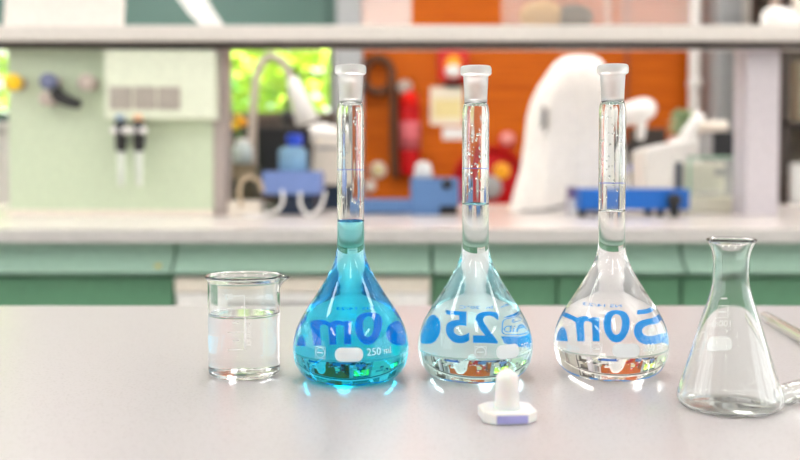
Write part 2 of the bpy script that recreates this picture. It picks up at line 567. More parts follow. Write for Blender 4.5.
# ------------------------------------------------------------------ glassware
class Profile:
    """outer outline (r, z) of a revolved vessel, with arc length for wrapping prints"""
    def __init__(s, pts):
        s.pts = pts
        s.arc = [0]
        for a, b in zip(pts, pts[1:]): s.arc.append(s.arc[-1] + math.hypot(b[0] - a[0], b[1] - a[1]))
    def s_of_z(s, z):
        for i in range(len(s.pts) - 1):
            z0, z1 = s.pts[i][1], s.pts[i + 1][1]
            if z0 <= z <= z1 and z1 > z0: return s.arc[i] + (s.arc[i + 1] - s.arc[i]) * (z - z0) / (z1 - z0)
        return s.arc[-1]
    def at(s, q):
        q = max(s.arc[0], min(s.arc[-1], q))
        for i in range(len(s.pts) - 1):
            if s.arc[i] <= q <= s.arc[i + 1] + 1e-12:
                L = s.arc[i + 1] - s.arc[i]
                t = (q - s.arc[i]) / L if L > 0 else 0
                a, b = s.pts[i], s.pts[i + 1]
                dr, dz = (b[0] - a[0]), (b[1] - a[1])
                n = math.hypot(dr, dz) or 1
                return a[0] + dr * t, a[1] + dz * t, dz / n, -dr / n     # point and outward normal
        return (*s.pts[-1], 1, 0)

def offset(pts, d):
    """outline moved inwards by d"""
    out = []
    for i, p in enumerate(pts):
        a, b = pts[max(i - 1, 0)], pts[min(i + 1, len(pts) - 1)]
        dr, dz = b[0] - a[0], b[1] - a[1]
        n = math.hypot(dr, dz) or 1
        out.append((max(p[0] - d * dz / n, 0), p[1] + d * dr / n))
    return out

def dense(bm, step):
    """triangulate and split long edges so a flat shape can bend"""
    bmesh.ops.triangulate(bm, faces=bm.faces)
    for _ in range(4):
        es = [e for e in bm.edges if e.calc_length() > step]
        if not es: break
        bmesh.ops.subdivide_edges(bm, edges=es, cuts=1)
        bmesh.ops.triangulate(bm, faces=[f for f in bm.faces if len(f.verts) > 3])
    return bm

def text_bm(txt, h, bold=0.0, spacing=1.0):
    cu = bpy.data.curves.new('t', 'FONT')
    cu.body = txt
    cu.align_x = 'CENTER'
    cu.size = 1.0
    cu.offset = bold
    cu.space_character = spacing
    cu.resolution_u = 6
    cu.fill_mode = 'FRONT'
    o = bpy.data.objects.new('t', cu)
    C.objects.link(o)
    dg = bpy.context.evaluated_depsgraph_get()
    me = bpy.data.meshes.new_from_object(o.evaluated_get(dg))
    bpy.data.objects.remove(o)
    bpy.data.curves.remove(cu)
    b = BM(); b.from_mesh(me)
    bpy.data.meshes.remove(me)
    bmesh.ops.scale(b, vec=(h / .7, h / .7, 1), verts=b.verts)
    return b

def rrect(b, cx, cy, w, h, r=None, n=6):
    r = min(w, h) / 2 if r is None else r
    vs = []
    for qx, qy, a0 in ((1, 1, 0), (-1, 1, 90), (-1, -1, 180), (1, -1, 270)):
        for i in range(n + 1):
            a = R(a0 + 90 * i / n)
            vs.append(b.verts.new((cx + qx * (w / 2 - r) + r * math.cos(a), cy + qy * (h / 2 - r) + r * math.sin(a), 0)))
    b.faces.new(vs)
    return b

def rrect_line(b, cx, cy, w, h, r, t, n=6):
    A, B_ = [], []
    for rr, off, L in ((r, 0, A), (max(r - t, 1e-5), t, B_)):
        for qx, qy, a0 in ((1, 1, 0), (-1, 1, 90), (-1, -1, 180), (1, -1, 270)):
            for i in range(n + 1):
                a = R(a0 + 90 * i / n)
                L.append(b.verts.new((cx + qx * (w / 2 - r) + rr * math.cos(a), cy + qy * (h / 2 - r) + rr * math.sin(a), 0)))
    N = len(A)
    for i in range(N):
        j = (i + 1) % N
        b.faces.new((A[i], A[j], B_[j], B_[i]))
    return b

def bar(b, x0, x1, y0, y1):
    b.faces.new([b.verts.new(p) for p in ((x0, y0, 0), (x1, y0, 0), (x1, y1, 0), (x0, y1, 0))])
    return b

def poly(b, pts):
    b.faces.new([b.verts.new((x, y, 0)) for x, y in pts])
    return b

def merge(b, c, dx=0, dy=0):
    me = bpy.data.meshes.new('m'); c.to_mesh(me); c.free()
    n = len(b.verts)
    b.from_mesh(me); bpy.data.meshes.remove(me)
    b.verts.ensure_lookup_table()
    for v in b.verts[n:]: v.co.x += dx; v.co.y += dy
    return b

def wrap(b, prof, th0, z0, off, step=.0012, vertical=False):
    """bend a flat print in x-y round the vessel: x runs round it, y up its outline; seen right way round from outside"""
    dense(b, step)
    s0 = prof.s_of_z(z0)
    r0 = prof.at(s0)[0]
    for v in b.verts:
        x, y = v.co.x, v.co.y
        r, z, nr, nz = prof.at(s0 + y)
        th = th0 + x / r0
        rr = r - off * nr
        v.co = (rr * math.cos(th), rr * math.sin(th), z - off * nz)
    return b

def gp(px, py):
    """table point seen at a pixel"""
    a = math.atan((py - HOR_AXIS) / FPX) + TILT
    d = (CAMZ - TZ - .003) / math.tan(a)
    return (P(px, py, d)[0], d)
BACK, FRONT = PI / 2, -PI / 2
mm = .001
raw = [(0, .0012), (14, .0008), (24, .0), (28.5, .5), (32.5, 2.6), (35.6, 6.0), (38.0, 10.5), (39.3, 16), (39.7, 21.5), (39.2, 27), (37.9, 32.5), (35.6, 38.5),
       (32.4, 44.5), (28.6, 50.5), (24.4, 57), (20, 64), (16.1, 70.5), (12.9, 77), (10.8, 82.5), (9.7, 87), (9.35, 91), (9.3, 96)]
FL = [(r * mm, z * mm) for r, z in spline(raw, 5)]
FL = [(max(r, 0), z) for r, z in FL]
FL += [(.0093, z * mm) for z in range(102, 183, 6)] + [(.0093, .1825), (.00922, .1845), (.00895, .1866), (.0085, .1886), (.0079, .1904)]
FP = Profile(FL)
WALL = .0012
FI = [p for p in offset(FL, WALL)]
FI[0] = (0, FI[0][1])

def split_at(inner, level):
    """inner outline cut at the liquid's level: the wetted part (bottom up) and the dry part (level up)"""
    for i, (p, q) in enumerate(zip(inner, inner[1:])):
        if p[1] < level <= q[1] and i > 3:
            t = (level - p[1]) / (q[1] - p[1])
            c = (p[0] + (q[0] - p[0]) * t, level)
            return inner[:i + 1] + [c], [c] + inner[i + 1:]

def liquid_mesh(wet, dip, ring, kind, parent, label, seg=128):
    """wetted wall (glass to water) plus the free surface (water to air) as one closed mesh with two materials"""
    r, z = wet[-1]
    top = [(r - ring * (1 - math.cos(a)), z - dip * math.sin(a)) for a in (R(k) for k in (20, 40, 60, 80))] + [(r * t, z - dip * 1.02) for t in (.7, .35)] + [(0, z - dip * 1.02)]
    b = BM(); lathe(b, wet + top, seg)
    b.faces.ensure_lookup_table()
    n_wall = seg * (len(wet) - 1)
    for i, f in enumerate(b.faces): f.material_index = 0 if i < n_wall else 1
    o = obj('liquid', b, kind[0], parent, smooth=True, label=label)
    o.data.materials.append(kind[1])
    return o

def flask(px, py_base, d, label, level, liq_mat, liq_label, mark, th_print, logo, front_th, seed, drops=80):
    x, z = P(px, py_base, d)
    rnd = random.Random(seed)
    t = thing('volumetric_flask', label, 'flask', (x, d, TZ + .0002), 0, 'volumetric flasks on the table')
    wet, dry = split_at(FI, level)
    b = BM(); lathe(b, FL + dry[::-1], 128)
    obj('glass_body', b, M['glass'], t, smooth=True, label='clear pear-shaped glass body with a long narrow neck')
    # ground socket and rim
    so = [(7.9, 193.2), (7.9, 196), (8.25, 204), (8.6, 211.0), (9.2, 211.6), (10.2, 212.0), (10.75, 213.0), (10.8, 216), (10.5, 217.4), (9.8, 218.2),
          (8.4, 218.3), (7.6, 217.6), (7.45, 216), (6.9, 204), (6.5, 196), (6.4, 193.2)]
    b = BM(); lathe(b, [(r * mm, (q - 2.5) * mm) for r, q in so], 96, closed=True)
    obj('ground_socket', b, M['frost'], t, smooth=True, label='frosted ground glass socket with a thick rim')
    liquid_mesh(wet, .0016, .0040, liq_mat, t, liq_label)
    # blue ring of the volume mark
    ms = [(.0093 - .0002, mark - .00022), (.0093 - .0002, mark + .00022), (.0093 - .0004, mark + .00022), (.0093 - .0004, mark - .00022)]
    b = BM(); lathe(b, ms, 64, closed=True)
    obj('volume_mark', b, mat('blue_line', srgb(90, 120, 225), .5), t, label='thin blue ring round the neck')
    # blue lettering on the back of the body
    E = -.00008
    W = text_bm('250ml', .0160, bold=.022, spacing=1.06)
    bmesh.ops.scale(W, vec=(.88, 1, 1), verts=W.verts)
    obj('volume_lettering', wrap(W, FP, th_print, .0150, E), M['blue_print'], t, label='large blue printed 250 ml, seen mirrored through the liquid', recalc=False)
    g = text_bm('NS 14/23', .0025)
    merge(g, text_bm('A  In  20\u00b0C', .0025), -.024, 0)
    obj('fine_lettering', wrap(g, FP, th_print + .13, .0335, E), M['blue_print'], t, label='fine blue printing above the large lettering', recalc=False)
    if logo:
        g = BM()
        rrect_line(g, 0, 0, .0130, .0082, .0022, .0004)
        merge(g, text_bm('AHiD', .0028), .0012, -.0028)
        rrect_line(g, -.0047, -.0014, .0022, .0024, .0003, .0004)
        merge(g, text_bm('RU', .0020), .0018, .0012)
        poly(g, [(-.006, .0052), (-.002, .0074), (.003, .0062), (.0062, .0046), (.0062, .0044), (-.0055, .0046)])
        poly(g, [(-.0066, -.0046), (.0066, -.0046), (.0052, -.0072), (.001, -.0084), (-.006, -.0078)])
        merge(g, text_bm('~~', .002), 0, .0085)
        obj('maker_emblem', wrap(g, FP, th_print - .857, .0220, E), M['blue_print'], t, label='blue rounded emblem with small lettering', recalc=False)
    # white printing on the front
    g = rrect(BM(), 0, 0, .0185, .0092, .0042)
    obj('writing_patch', wrap(g, FP, front_th, .0235, -.00008), M['white_front'], t, label='white blank patch for writing', recalc=False)
    g = text_bm('250 ml', .0048)
    obj('front_lettering', wrap(g, FP, front_th + .53, .0225, -.00008), M['white_front'], t, label='small white printed 250 ml', recalc=False)
    g = rrect_line(BM(), -.0408, .0015, .0078, .0078, .0003, .0003)
    merge(g, rrect_line(BM(), 0, 0, .0072, .0072, .0036, .0004), -.0408, 0.0015)
    bar(g, -.0430, -.0386, .0011, .0019)
    obj('round_emblem', wrap(g, FP, front_th + .53, .0225, -.00008), M['white_front'], t, label='round white emblem in a square', recalc=False)
    # fine graduation text down the neck and drops clinging inside it
    b = BM()
    for i in range(drops):
        zz = rnd.uniform(level + .006, .186)
        th = rnd.uniform(0, 2 * PI)
        s = rnd.choice((.0004, .0006, .0008))
        ball(b, (.0081 * math.cos(th), .0081 * math.sin(th), zz), s, 1, 1, rnd.uniform(1, 1.7), 8)
    o = obj('water_drops', b, M['water_drop'], t, smooth=True); o['kind'] = 'stuff'
    return t

f1 = flask(351, 379, .650, 'volumetric flask of bright turquoise liquid between the beaker and a clear flask', .1095, M['turquoise'],
      'bright turquoise liquid', .144, BACK - 0.115, False, FRONT + .02, 11)
f2 = flask(475, 375.5, .656, 'volumetric flask of very faintly blue water standing behind the white stopper', .1210, M['water_tint'],
      'faintly blue water', .1450, BACK + 0.362, True, FRONT + .51, 12)
f3 = flask(610.5, 374, .663, 'volumetric flask of colourless water standing next to the conical flask', .1150, M['water'],
      'colourless water', .1336, BACK - 0.275, False, FRONT + .04, 13)

f1.scale = (1, 1, .992); f2.scale = (1, 1, .992)
# etched scale letters in the third flask's neck
g = text_bm('250 : 20\u00b0C', .0040)
bmesh.ops.rotate(g, cent=(0, 0, 0), matrix=Matrix.Rotation(-PI / 2, 3, 'Z'), verts=g.verts)
obj('neck_lettering', wrap(g, FP, FRONT + .25, .168, -.00006), M['white_front'], f3, label='white lettering running down the neck', recalc=False)

# beaker
bx_, by_ = gp(244.5, 370)
bk = thing('beaker', 'low clear glass beaker half full of water, left of the turquoise flask', 'beaker', (bx_, by_, TZ + .0002))
raw = [(0, .6), (14, .5), (20.5, .2), (22.6, .6), (24.0, 1.9), (24.5, 3.8), (24.6, 6)]
BO = [(r * mm, max(z, 0) * mm) for r, z in spline(raw, 5)] + [(.0246, z * mm) for z in range(9, 64, 3)]
lip = [(24.6, 62), (24.9, 63.5), (25.8, 65.0), (26.6, 65.9), (26.9, 66.6), (26.6, 67.3), (25.9, 67.4), (25.0, 66.6), (23.9, 65.0), (23.35, 63.2)]
BL = [(r * mm, (z + 3) * mm) for r, z in lip]
BI = [(.0233, z * mm) for z in range(63, 5, -3)] + [(r * mm, z * mm) for r, z in ((23.1, 4.6), (22.3, 3.1), (20.5, 2.2), (14, 1.9), (0, 1.9))]
lev = .0445
wet, dry = split_at(BI[::-1], lev)
b = BM(); lathe(b, BO + BL + dry[::-1], 128)
for v in b.verts:                                            # the pouring spout on the right
    if v.co.z > .061:
        th = math.atan2(v.co.y, v.co.x)
        w = max(0, 1 - abs(th + .05) / .34) ** 1.5 * ((v.co.z - .061) / .009)
        v.co.x += .0052 * w; v.co.z -= .0012 * w
bkg = obj('glass_body', b, M['glass'], bk, smooth=True, label='clear cylindrical glass wall with rolled rim and spout')
BP = Profile(BO + BL[:3])
liquid_mesh(wet, .0009, .0022, M['water'], bk, 'colourless water')
# scale printed on the back wall, seen mirrored
g = BM()
bar(g, -.0001, .0007, -.030, .0075)
for yy, L in ((.0072, .0095), (-.0105, .0042), (-.0175, .0066), (-.0235, .0042), (-.030, .0066)):
    x0 = .0006 if L < .005 else 0
    bar(g, x0 + (.0018 if L < .005 else 0), x0 + L, yy - .0004, yy + .0004)
merge(g, text_bm('80', .0040, .012), .0118, .0052)
merge(g, text_bm('100 mL', .0040, .012), -.0165, .0050)
v_ = text_bm('APPROX VOL', .0020)
bmesh.ops.rotate(v_, cent=(0, 0, 0), matrix=Matrix.Rotation(-PI / 2, 3, 'Z'), verts=v_.verts)
merge(g, v_, -.0020, -.0195)
poly(g, [(-.0095, -.006), (-.0150, -.0045), (-.0150, -.0105), (-.012, -.0115), (-.0098, -.010)])
obj('graduation_print', wrap(g, BP, BACK + .14, .0452, -.00008), M['white_print'], bk, label='white graduation lines and figures', recalc=False)

bk.scale = (1.01, 1.01, .99)

# conical flask
ex_, ey_ = gp(729.5, 401.5)
ef = thing('conical_flask', 'empty clear conical flask at the right of the table', 'flask', (ex_, ey_, TZ + .0002))
raw = [(0, 1.0), (16, .7), (26, .1), (29.5, .5), (32, 2.2), (33.1, 5.0), (32.7, 8.5), (30.6, 15), (27.1, 25.5), (23.7, 36), (20.2, 46.5), (16.9, 56.5), (14.2, 64.5), (12.6, 70), (11.8, 75),
       (11.5, 80), (11.5, 86), (11.8, 90.5), (12.7, 94.8), (14.2, 98.2), (15.4, 99.9), (15.7, 100.7), (15.3, 101.4)]
EO = [(max(r, 0) * .93 * mm, max(z, 0) * 1.0 * mm) for r, z in spline(raw, 4)]
EI = offset(EO, .0012)
EI[0] = (0, EI[0][1])
EI = [p for p in EI if p[1] < .100]
b = BM(); lathe(b, EO + [(.0137, .1016)] + EI[::-1], 128)
obj('glass_body', b, M['glass'], ef, smooth=True, label='clear conical glass with a flared lip')
EP = Profile(EO)
g = rrect(BM(), 0, 0, .0165, .0098, .0036)
obj('writing_patch', wrap(g, EP, BACK - .02, .034, -.00008), M['white_print'], ef, recalc=False, label='white blank patch for writing')
g = text_bm('100ml', .0042)
rrect_line(g, .0, .010, .0085, .0085, .0004, .0004)
bar(g, -.003, .003, .0095, .0105)
bar(g, -.003, .003, .0185, .0195)
for yy in (.0225, -.0032, -.0145):
    bar(g, .011, .0165, yy, yy + .0004)
obj('graduation_print', wrap(g, EP, BACK - .02, .0455, -.00008), M['white_print'], ef, recalc=False, label='fine white lettering and graduation lines')

# stopper
sx_, sy_ = gp(507, 413.5)
st = thing('plastic_stopper', 'white plastic stopper standing upside down on its flat head before the flasks', 'stopper', (sx_, sy_, TZ), R(6))
def octa(w, d, c): return [(-w + c, -d), (w - c, -d), (w, -d + c), (w, d - c), (w - c, d), (-w + c, d), (-w, d - c), (-w, -d + c)]
b = BM()
lv = [(.0160, .0150, .0065, 0), (.0172, .0162, .007, .0008), (.0172, .0162, .007, .0068), (.0164, .0154, .0066, .0076)]
rings = [[b.verts.new((x, y, z)) for x, y in octa(w, d, c)] for w, d, c, z in lv]
b.faces.new(rings[0][::-1]); b.faces.new(rings[-1])
for A, B_ in zip(rings, rings[1:]):
    for i in range(8): b.faces.new((A[i], A[(i + 1) % 8], B_[(i + 1) % 8], B_[i]))
obj('head', b, M['plug'], st, bevel=.0006)
obj('size_strip', bx(-.0098, .0098, -.01650, -.0159, .0010, .0060), M['lavender'], st, label='lavender strip on the front face of the head')
b = BM(); capped(b, [(r * mm, z * mm) for r, z in ((8.8, 7.4), (8.2, 8.0), (7.9, 9.4), (7.6, 16), (7.2, 25), (6.9, 27.2), (5.6, 29.2), (3.6, 30.6), (2.4, 31.2), (1.6, 31.9), (.6, 32.2))], 48)
obj('plug', b, M['plug'], st, smooth=True)
st.scale = (.9, .9, .9)

# glass tubes lying at the right edge of the table
def tz(px, py, d): return P(px, py, d)
def lying_tube(name, label, cat, p, q, ro, ri, grp=None):
    t = thing(name, label, cat, (*p, TZ + ro + .0002), 0, grp)
    d = Vector((q[0] - p[0], q[1] - p[1], 0))
    L = d.length
    mt = along((0, 0, 0), d)
    rm, e = (ri + ro) / 2, .0002
    pts = [(ri, e), (rm, 0), (ro, e), (ro, 2 * e), (ro, .004), (ro, L - .004), (ro, L - 2 * e), (ro, L - e), (rm, L), (ri, L - e), (ri, L - 2 * e), (ri, L - .004), (ri, .004), (ri, 2 * e)]
    b = BM(); lathe(b, pts, 32, mt, closed=True)
    obj('tube', b, M['glass'], t, smooth=True)
    return t
lying_tube('glass_tube', 'straight clear glass tube lying on the table behind the conical flask', 'glass tube', gp(765, 319), gp(860, 374), .0052, .0044)
p = gp(781, 402); q = (p[0] + .058, p[1] + .048)
t = thing('test_tube', 'small clear glass test tube lying with its round end beside the conical flask', 'test tube', (*p, TZ + .0067))
d = Vector((q[0] - p[0], q[1] - p[1], 0))
ro = .0065
pts = [(0, 0)] + [(ro * math.sin(a), ro - ro * math.cos(a)) for a in (R(k) for k in range(10, 91, 10))] + [(ro, d.length - .001), (ro - .0002, d.length - .0002), (ro - .0008, d.length - .0002), (ro - .001, d.length - .001)] + \
      [((ro - .001) * math.sin(a), ro - (ro - .001) * math.cos(a)) for a in (R(k) for k in range(90, 9, -10))] + [(0, .001)]
b = BM(); lathe(b, pts, 48, along((0, 0, 0), d))
obj('tube', b, M['glass'], t, smooth=True)

# ------------------------------------------------------------------ the green bench behind
BF, BB = 2.3, 3.95
bench = thing('laboratory_bench', 'long green laboratory bench with a grey worktop behind the table', 'bench', (0, BF, 0))
obj('worktop', bx(-2.6, 2.6, 0, BB - BF, .866, .9), M['worktop'], bench, bevel=.004)
obj('worktop_edge', bx(-2.6, 2.6, -.006, .0, .867, .899), M['worktop_edge'], bench)
obj('carcass', bx(-2.58, 2.58, .05, BB - BF - .05, .1, .865), M['green_door'], bench)
obj('plinth', bx(-2.58, 2.58, .1, BB - BF - .1, 0, .1), M['dark'], bench)
edges = [-2.58, -1.6, P(172, 260, BF)[0], P(432, 260, BF)[0], P(685, 260, BF)[0], 1.75, 2.58]
zt, zl = .862, P(0, 273, BF)[1]
for i, (x0, x1) in enumerate(zip(edges, edges[1:])):
    g = .004
    b = prism_x(BM(), [(.05, zt), (.040, zt), (.036, zt - .02), (.018, zl + .028), (-.014, zl + .006), (-.014, zl), (.05, zl)], x0 + g, x1 - g)
    dr = obj('drawer', b, M['green'], bench)
    if i == 1:
        k = P(158, 267, BF)
        obj('lock', rod(BM(), (k[0], .012, k[1]), (k[0], -.004, k[1]), .008), mat('brass', srgb(205, 180, 70), .35, metal=.6), dr, smooth=True)
    if i != 2:
        w = (x1 - x0) / 2
        for s in range(2):
            obj('door', bx(x0 + s * w + g, x0 + (s + 1) * w - g, .028, .05, .11, zl - .014), M['green_door'], bench, bevel=.002)
x0, x1 = edges[2], edges[3]
fr = thing('undercounter_washer', 'white under-counter appliance below the bench behind the turquoise flask', 'appliance', ((x0 + x1) / 2, BF + .02, .1))
hw = (x1 - x0) / 2 - .004
zz = zl - .012 - .1
obj('housing', bx(-hw, hw, -.002, .028, 0, zz), M['white'], fr, bevel=.004)
obj('control_panel', bx(-hw, hw, -.012, -.002, zz - .035, zz), M['cream'], fr, bevel=.002)
obj('door', bx(-hw + .01, hw - .01, -.014, -.002, .02, zz - .04), M['white'], fr, bevel=.004)
obj('handle', bx(-hw * .7, hw * .7, -.03, -.014, zz - .075, zz - .06), M['grey'], fr, bevel=.004)

# spine shelf and its posts
SY = 2.85
zs0, zs1 = P(0, 40.5, SY)[1], P(0, 25, SY)[1]
sh = thing('bench_shelf', 'long grey shelf standing on posts above the green bench', 'shelf', (0, SY, .9))
obj('shelf_board', bx(-2.5, 2.5, 0, .24, zs0 - .9, zs1 - .9), M['shelf'], sh, bevel=.004)
obj('under_shade_strip', bx(-2.5, 2.5, .03, .06, zs0 - .9 - .018, zs0 - .9), M['dark'], sh)  # shade under the shelf, put in as a dark strip
PY = 2.95
a0, a1 = P(213, 100, PY)[0], P(225, 100, PY)[0]
obj('post', bx(a0, a1, .1, .22, 0, zs0 - .9), M['post'], sh, bevel=.003)
a2, a3 = P(747, 100, PY)[0], P(780, 100, PY)[0]
obj('post', bx(a2, a3, .1, .22, 0, zs0 - .9), M['post_light'], sh, bevel=.003)
for xx in (-2.3, 2.2): obj('post', bx(xx, xx + .05, .1, .22, 0, zs0 - .9), M['post'], sh, bevel=.003)

# service panel with its box, taps and valves
pl, pr = P(8, 100, PY)[0], a0
sp = thing('service_panel', 'pale green service panel standing on the bench left of the post', 'panel', ((pl + pr) / 2, PY, .9))
hwp = (pr - pl) / 2
obj('panel_board', bx(-hwp, hwp - .001, .0, .03, 0.005, zs0 - .9 - .001), M['panel'], sp, bevel=.002)
obj('panel_base', bx(-hwp, hwp - .001, -.02, .05, 0, .02), M['cream'], sp)
c0, c1 = P(104, 50, PY - .07), P(215, 119, PY - .07)
sb = thing('socket_box', 'pale wall box with three grey sockets on the green service panel', 'socket box', ((c0[0] + c1[0]) / 2, PY - .0005, c1[1]))
hb, hh = (c1[0] - c0[0]) / 2, c0[1] - c1[1]
obj('box_housing', bx(-hb, hb, -.07, 0, 0, hh), M['panel_box'], sb, bevel=.004)
for pxs in (121, 145, 169):
    q = P(pxs, 98, PY - .072)
    s = obj('socket', bx(q[0] - sb.location.x - .034, q[0] - sb.location.x + .034, -.075, -.069, q[1] - c1[1] - .034, q[1] - c1[1] + .034), M['socket'], sb, bevel=.004)
    obj('socket_face', rod(BM(), (q[0] - sb.location.x, -.074, q[1] - c1[1]), (q[0] - sb.location.x, -.0765, q[1] - c1[1]), .022, 24), M['socket'], s)

def valve(px, py, m, label, r=.026, lever=False):
    q = P(px, py, PY - .07)
    t = thing('gas_valve', label, 'valve', (q[0], PY - .0005, q[1]), 0, 'valves on the green panel')
    obj('stem', rod(BM(), (0, 0, 0), (0, -.055, 0), .012), M['steel'], t, smooth=True)
    obj('flange', rod(BM(), (0, 0, 0), (0, -.008, 0), .022), M['pinkish'], t, smooth=True)
    b = BM(); mt = along((0, -.045, 0), (0, -1, 0))
    pts = [(r * .8, 0), (r, .004), (r, .018), (r * .9, .024), (r * .4, .027)]
    capped(b, pts, 24, mt)
    obj('knob', b, m, t, smooth=True)
    return t
valve(12, 82, M['yellow'], 'gas valve with a bright yellow knob on the green panel')
valve(47, 81, M['bluegrey'], 'valve with a blue-grey round knob on the green panel')
valve(85, 82, M['pinkish'], 'valve with a pinkish grey knob right of the other knobs')
t = valve(45, 98, M['pinkish'], 'valve with a black lever handle pointing right', .022)
b = BM(); q = (0, -.05, 0)
tube(b, [(.02, -.05, .02), (.045, -.05, .0), (.075, -.055, -.012), (.10, -.06, -.02)], .024, rf=lambda s: 1 - .4 * s)
obj('lever', b, M['black'], t, smooth=True)

def tap(px, cap, label):
    q = P(px, 140, PY - .06)
    t = thing('water_tap', label, 'tap', (q[0], PY - .0005, q[1]), 0, 'taps below the socket box')
    obj('valve_body', capped(BM(), [(.012, -.035), (.017, -.03), (.018, .02), (.022, .028), (.018, .055), (.01, .06)], 20, Matrix.Translation((0, -.06, 0))), M['black'], t, smooth=True)
    obj('wall_arm', rod(BM(), (0, 0, 0), (0, -.05, 0), .012), M['steel'], t, smooth=True)
    obj('cap', rod(BM(), (0, -.06, .058), (0, -.06, .078), .017), cap, t, smooth=True)
    b = BM()
    for s in (-1, 1): rod(b, (s * .006, -.07, .028), (s * .026, -.072, .03), .011)
    obj('cross_handle', b, M['white'], t, smooth=True)
    obj('nozzle', rod(BM(), (0, -.06, -.03), (0, -.06, -.14), .012, r2=.009), mat('pale_nozzle', srgb(214, 220, 210), .4), t, smooth=True)
tap(121, mat('dusty_blue_cap', srgb(150, 172, 190), .4), 'black water tap with a pale blue cap and white nozzle')
tap(139, mat('peach_cap', srgb(236, 190, 150), .4), 'black water tap with a peach cap and white nozzle')

# things on the shelf
def shelf_box(px0, px1, ytop, y, depth, m, name, label, cat, lidm=None, lean=0):
    x0, x1 = P(px0, 20, y)[0], P(px1, 20, y)[0]
    zt_ = P(0, ytop, y)[1]
    t = thing(name, label, cat, ((x0 + x1) / 2, y, zs1 + .0005))
    h, w = zt_ - zs1, (x1 - x0) / 2
    return t, h, w
t, h, w = shelf_box(3, 122, -40, 2.9, .25, M['white'], 'cardboard_box', 'large flat white box at the left end of the shelf', 'box')
b = BM(); box(b, -w, w, 0, .02, 0, h)
for v in b.verts: v.co.x += .012 * v.co.z / h
obj('box_body', b, mat('white_card', srgb(240, 231, 224), .7), t, bevel=.003)
obj('lid', bx(-w - .002, w + .016, -.004, .024, h, h + .03), mat('white_card_lid', srgb(240, 231, 224), .7), t, bevel=.003)
t, h, w = shelf_box(363, 412, -30, 2.92, .2, None, 'plastic_box', 'small frosted plastic box on the shelf left of the orange gap', 'box')
def openbox(w, d, h, th=.004):
    b = BM()
    box(b, -w, w, 0, d, 0, th); box(b, -w, -w + th, 0, d, th, h); box(b, w - th, w, 0, d, th, h)
    box(b, -w + th, w - th, 0, th, th, h); box(b, -w + th, w - th, d - th, d, th, h)
    return b
obj('box_body', openbox(w, .2, h), M['peachbox'], t)
obj('lid', bx(-w - .004, w + .004, -.004, .204, h, h + .012), M['peachbox'], t, bevel=.003)
t, h, w = shelf_box(508, 612, -45, 2.92, .22, None, 'plastic_box', 'clear plastic storage box on the shelf holding a tan and dark bundle', 'box')
obj('box_body', openbox(w, .22, h), M['clearbox'], t)
obj('lid', bx(-w - .004, w + .004, -.004, .224, h, h + .014), M['clearbox'], t, bevel=.003)
bt = thing('tan_bundle', 'tan and dark bundle inside the clear plastic box on the shelf', 'bundle', (t.location.x, 3.03, zs1 + .006))
b = BM(); ball(b, (-.04, 0, .05), .055, 1.3, 1, .9); obj('tan_wrap', b, M['beige_stuff'], bt, smooth=True)
b = BM(); ball(b, (.06, 0, .045), .05, 1.3, 1, .85); obj('dark_pouch', b, mat('olive_pouch', srgb(92, 84, 70), .8), bt, smooth=True)
t, h, w = shelf_box(618, 692, -45, 2.92, .22, None, 'plastic_box', 'clear empty plastic storage box on the shelf before the white pipe', 'box')
obj('box_body', openbox(w, .22, h), M['clearbox'], t)
obj('lid', bx(-w - .004, w + .004, -.004, .224, h, h + .014), M['clearbox'], t, bevel=.003)
q = P(782, 16, 2.95)
t = thing('wash_bottle', 'white rounded bottle lying on the right end of the shelf', 'bottle', (q[0], 2.95, zs1 + .0005))
b = BM()
capped(b, [(.02, 0), (.032, .01), (.036, .03), (.036, .09), (.03, .105), (.012, .115)], 24, along((-.05, 0, .037), (.06, .05, .037)))
obj('bottle_body', b, M['white'], t, smooth=True)
obj('cap', rod(BM(), (.055, .048, .037), (.085, .062, .037), .015), M['white'], t, smooth=True)
q = P(198, 10, 2.98)  # bright lamp reflection on the teal blind, built as a white sheet
t = thing('reflection_sheet', 'white sheet on the shelf standing in for a lamp reflection on the teal blind', 'paper', (q[0], 2.98, zs1 + .0005), R(8))
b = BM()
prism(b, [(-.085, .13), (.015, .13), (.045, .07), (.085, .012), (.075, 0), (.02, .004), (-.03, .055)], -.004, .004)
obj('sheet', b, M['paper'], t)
obj('reflection_flap', prism(BM(), [(.03, 0), (.075, 0), (.10, .012), (.05, .02)], -.03, -.026), M['paper'], t)

# ------------------------------------------------------------------ instruments on the bench
ZB = .9005
def on_bench(name, label, cat, px, d, group=None): return thing(name, label, cat, (P(px, 200, d)[0], d, ZB), 0, group)
def rel(t, px, py, d=None):
    q = P(px, py, d if d else t.location.y)
    return q[0] - t.location.x, q[1] - t.location.z

# periwinkle hotplate with a bottle, black monitor behind it
D1 = 3.0
t = on_bench('vortex_shaker', 'periwinkle blue laboratory shaker on a dark base left of the turquoise flask neck', 'shaker', 291, D1)
x0, zb_ = rel(t, 262, 195); x1, zt_ = rel(t, 320, 171)
obj('housing', bx(x0, x1, 0, .18, zb_, zt_), M['device_blue'], t, bevel=.008)
xa, _ = rel(t, 278, 200); xb, _ = rel(t, 314, 200)
obj('base', bx(xa, xb, .02, .17, 0, zb_), M['navy'], t, bevel=.004)
bz = t.location.z + zt_
q = P(293, 170, D1 + .09)
t = thing('reagent_bottle', 'pale blue bottle with a bright blue cap on the periwinkle shaker', 'bottle', (q[0], D1 + .09, bz + .0005))
_, zh = rel(t, 293, 146); _, zc = rel(t, 293, 134)
b = BM(); capped(b, [(.044, 0), (.047, .006), (.047, zh * .78), (.04, zh * .92), (.022, zh)], 32)
obj('bottle_body', b, M['bottle_blue'], t, smooth=True)
obj('cap', rod(BM(), (.006, 0, zh), (.006, 0, zc), .026, 24), M['cap_blue'], t, smooth=True)
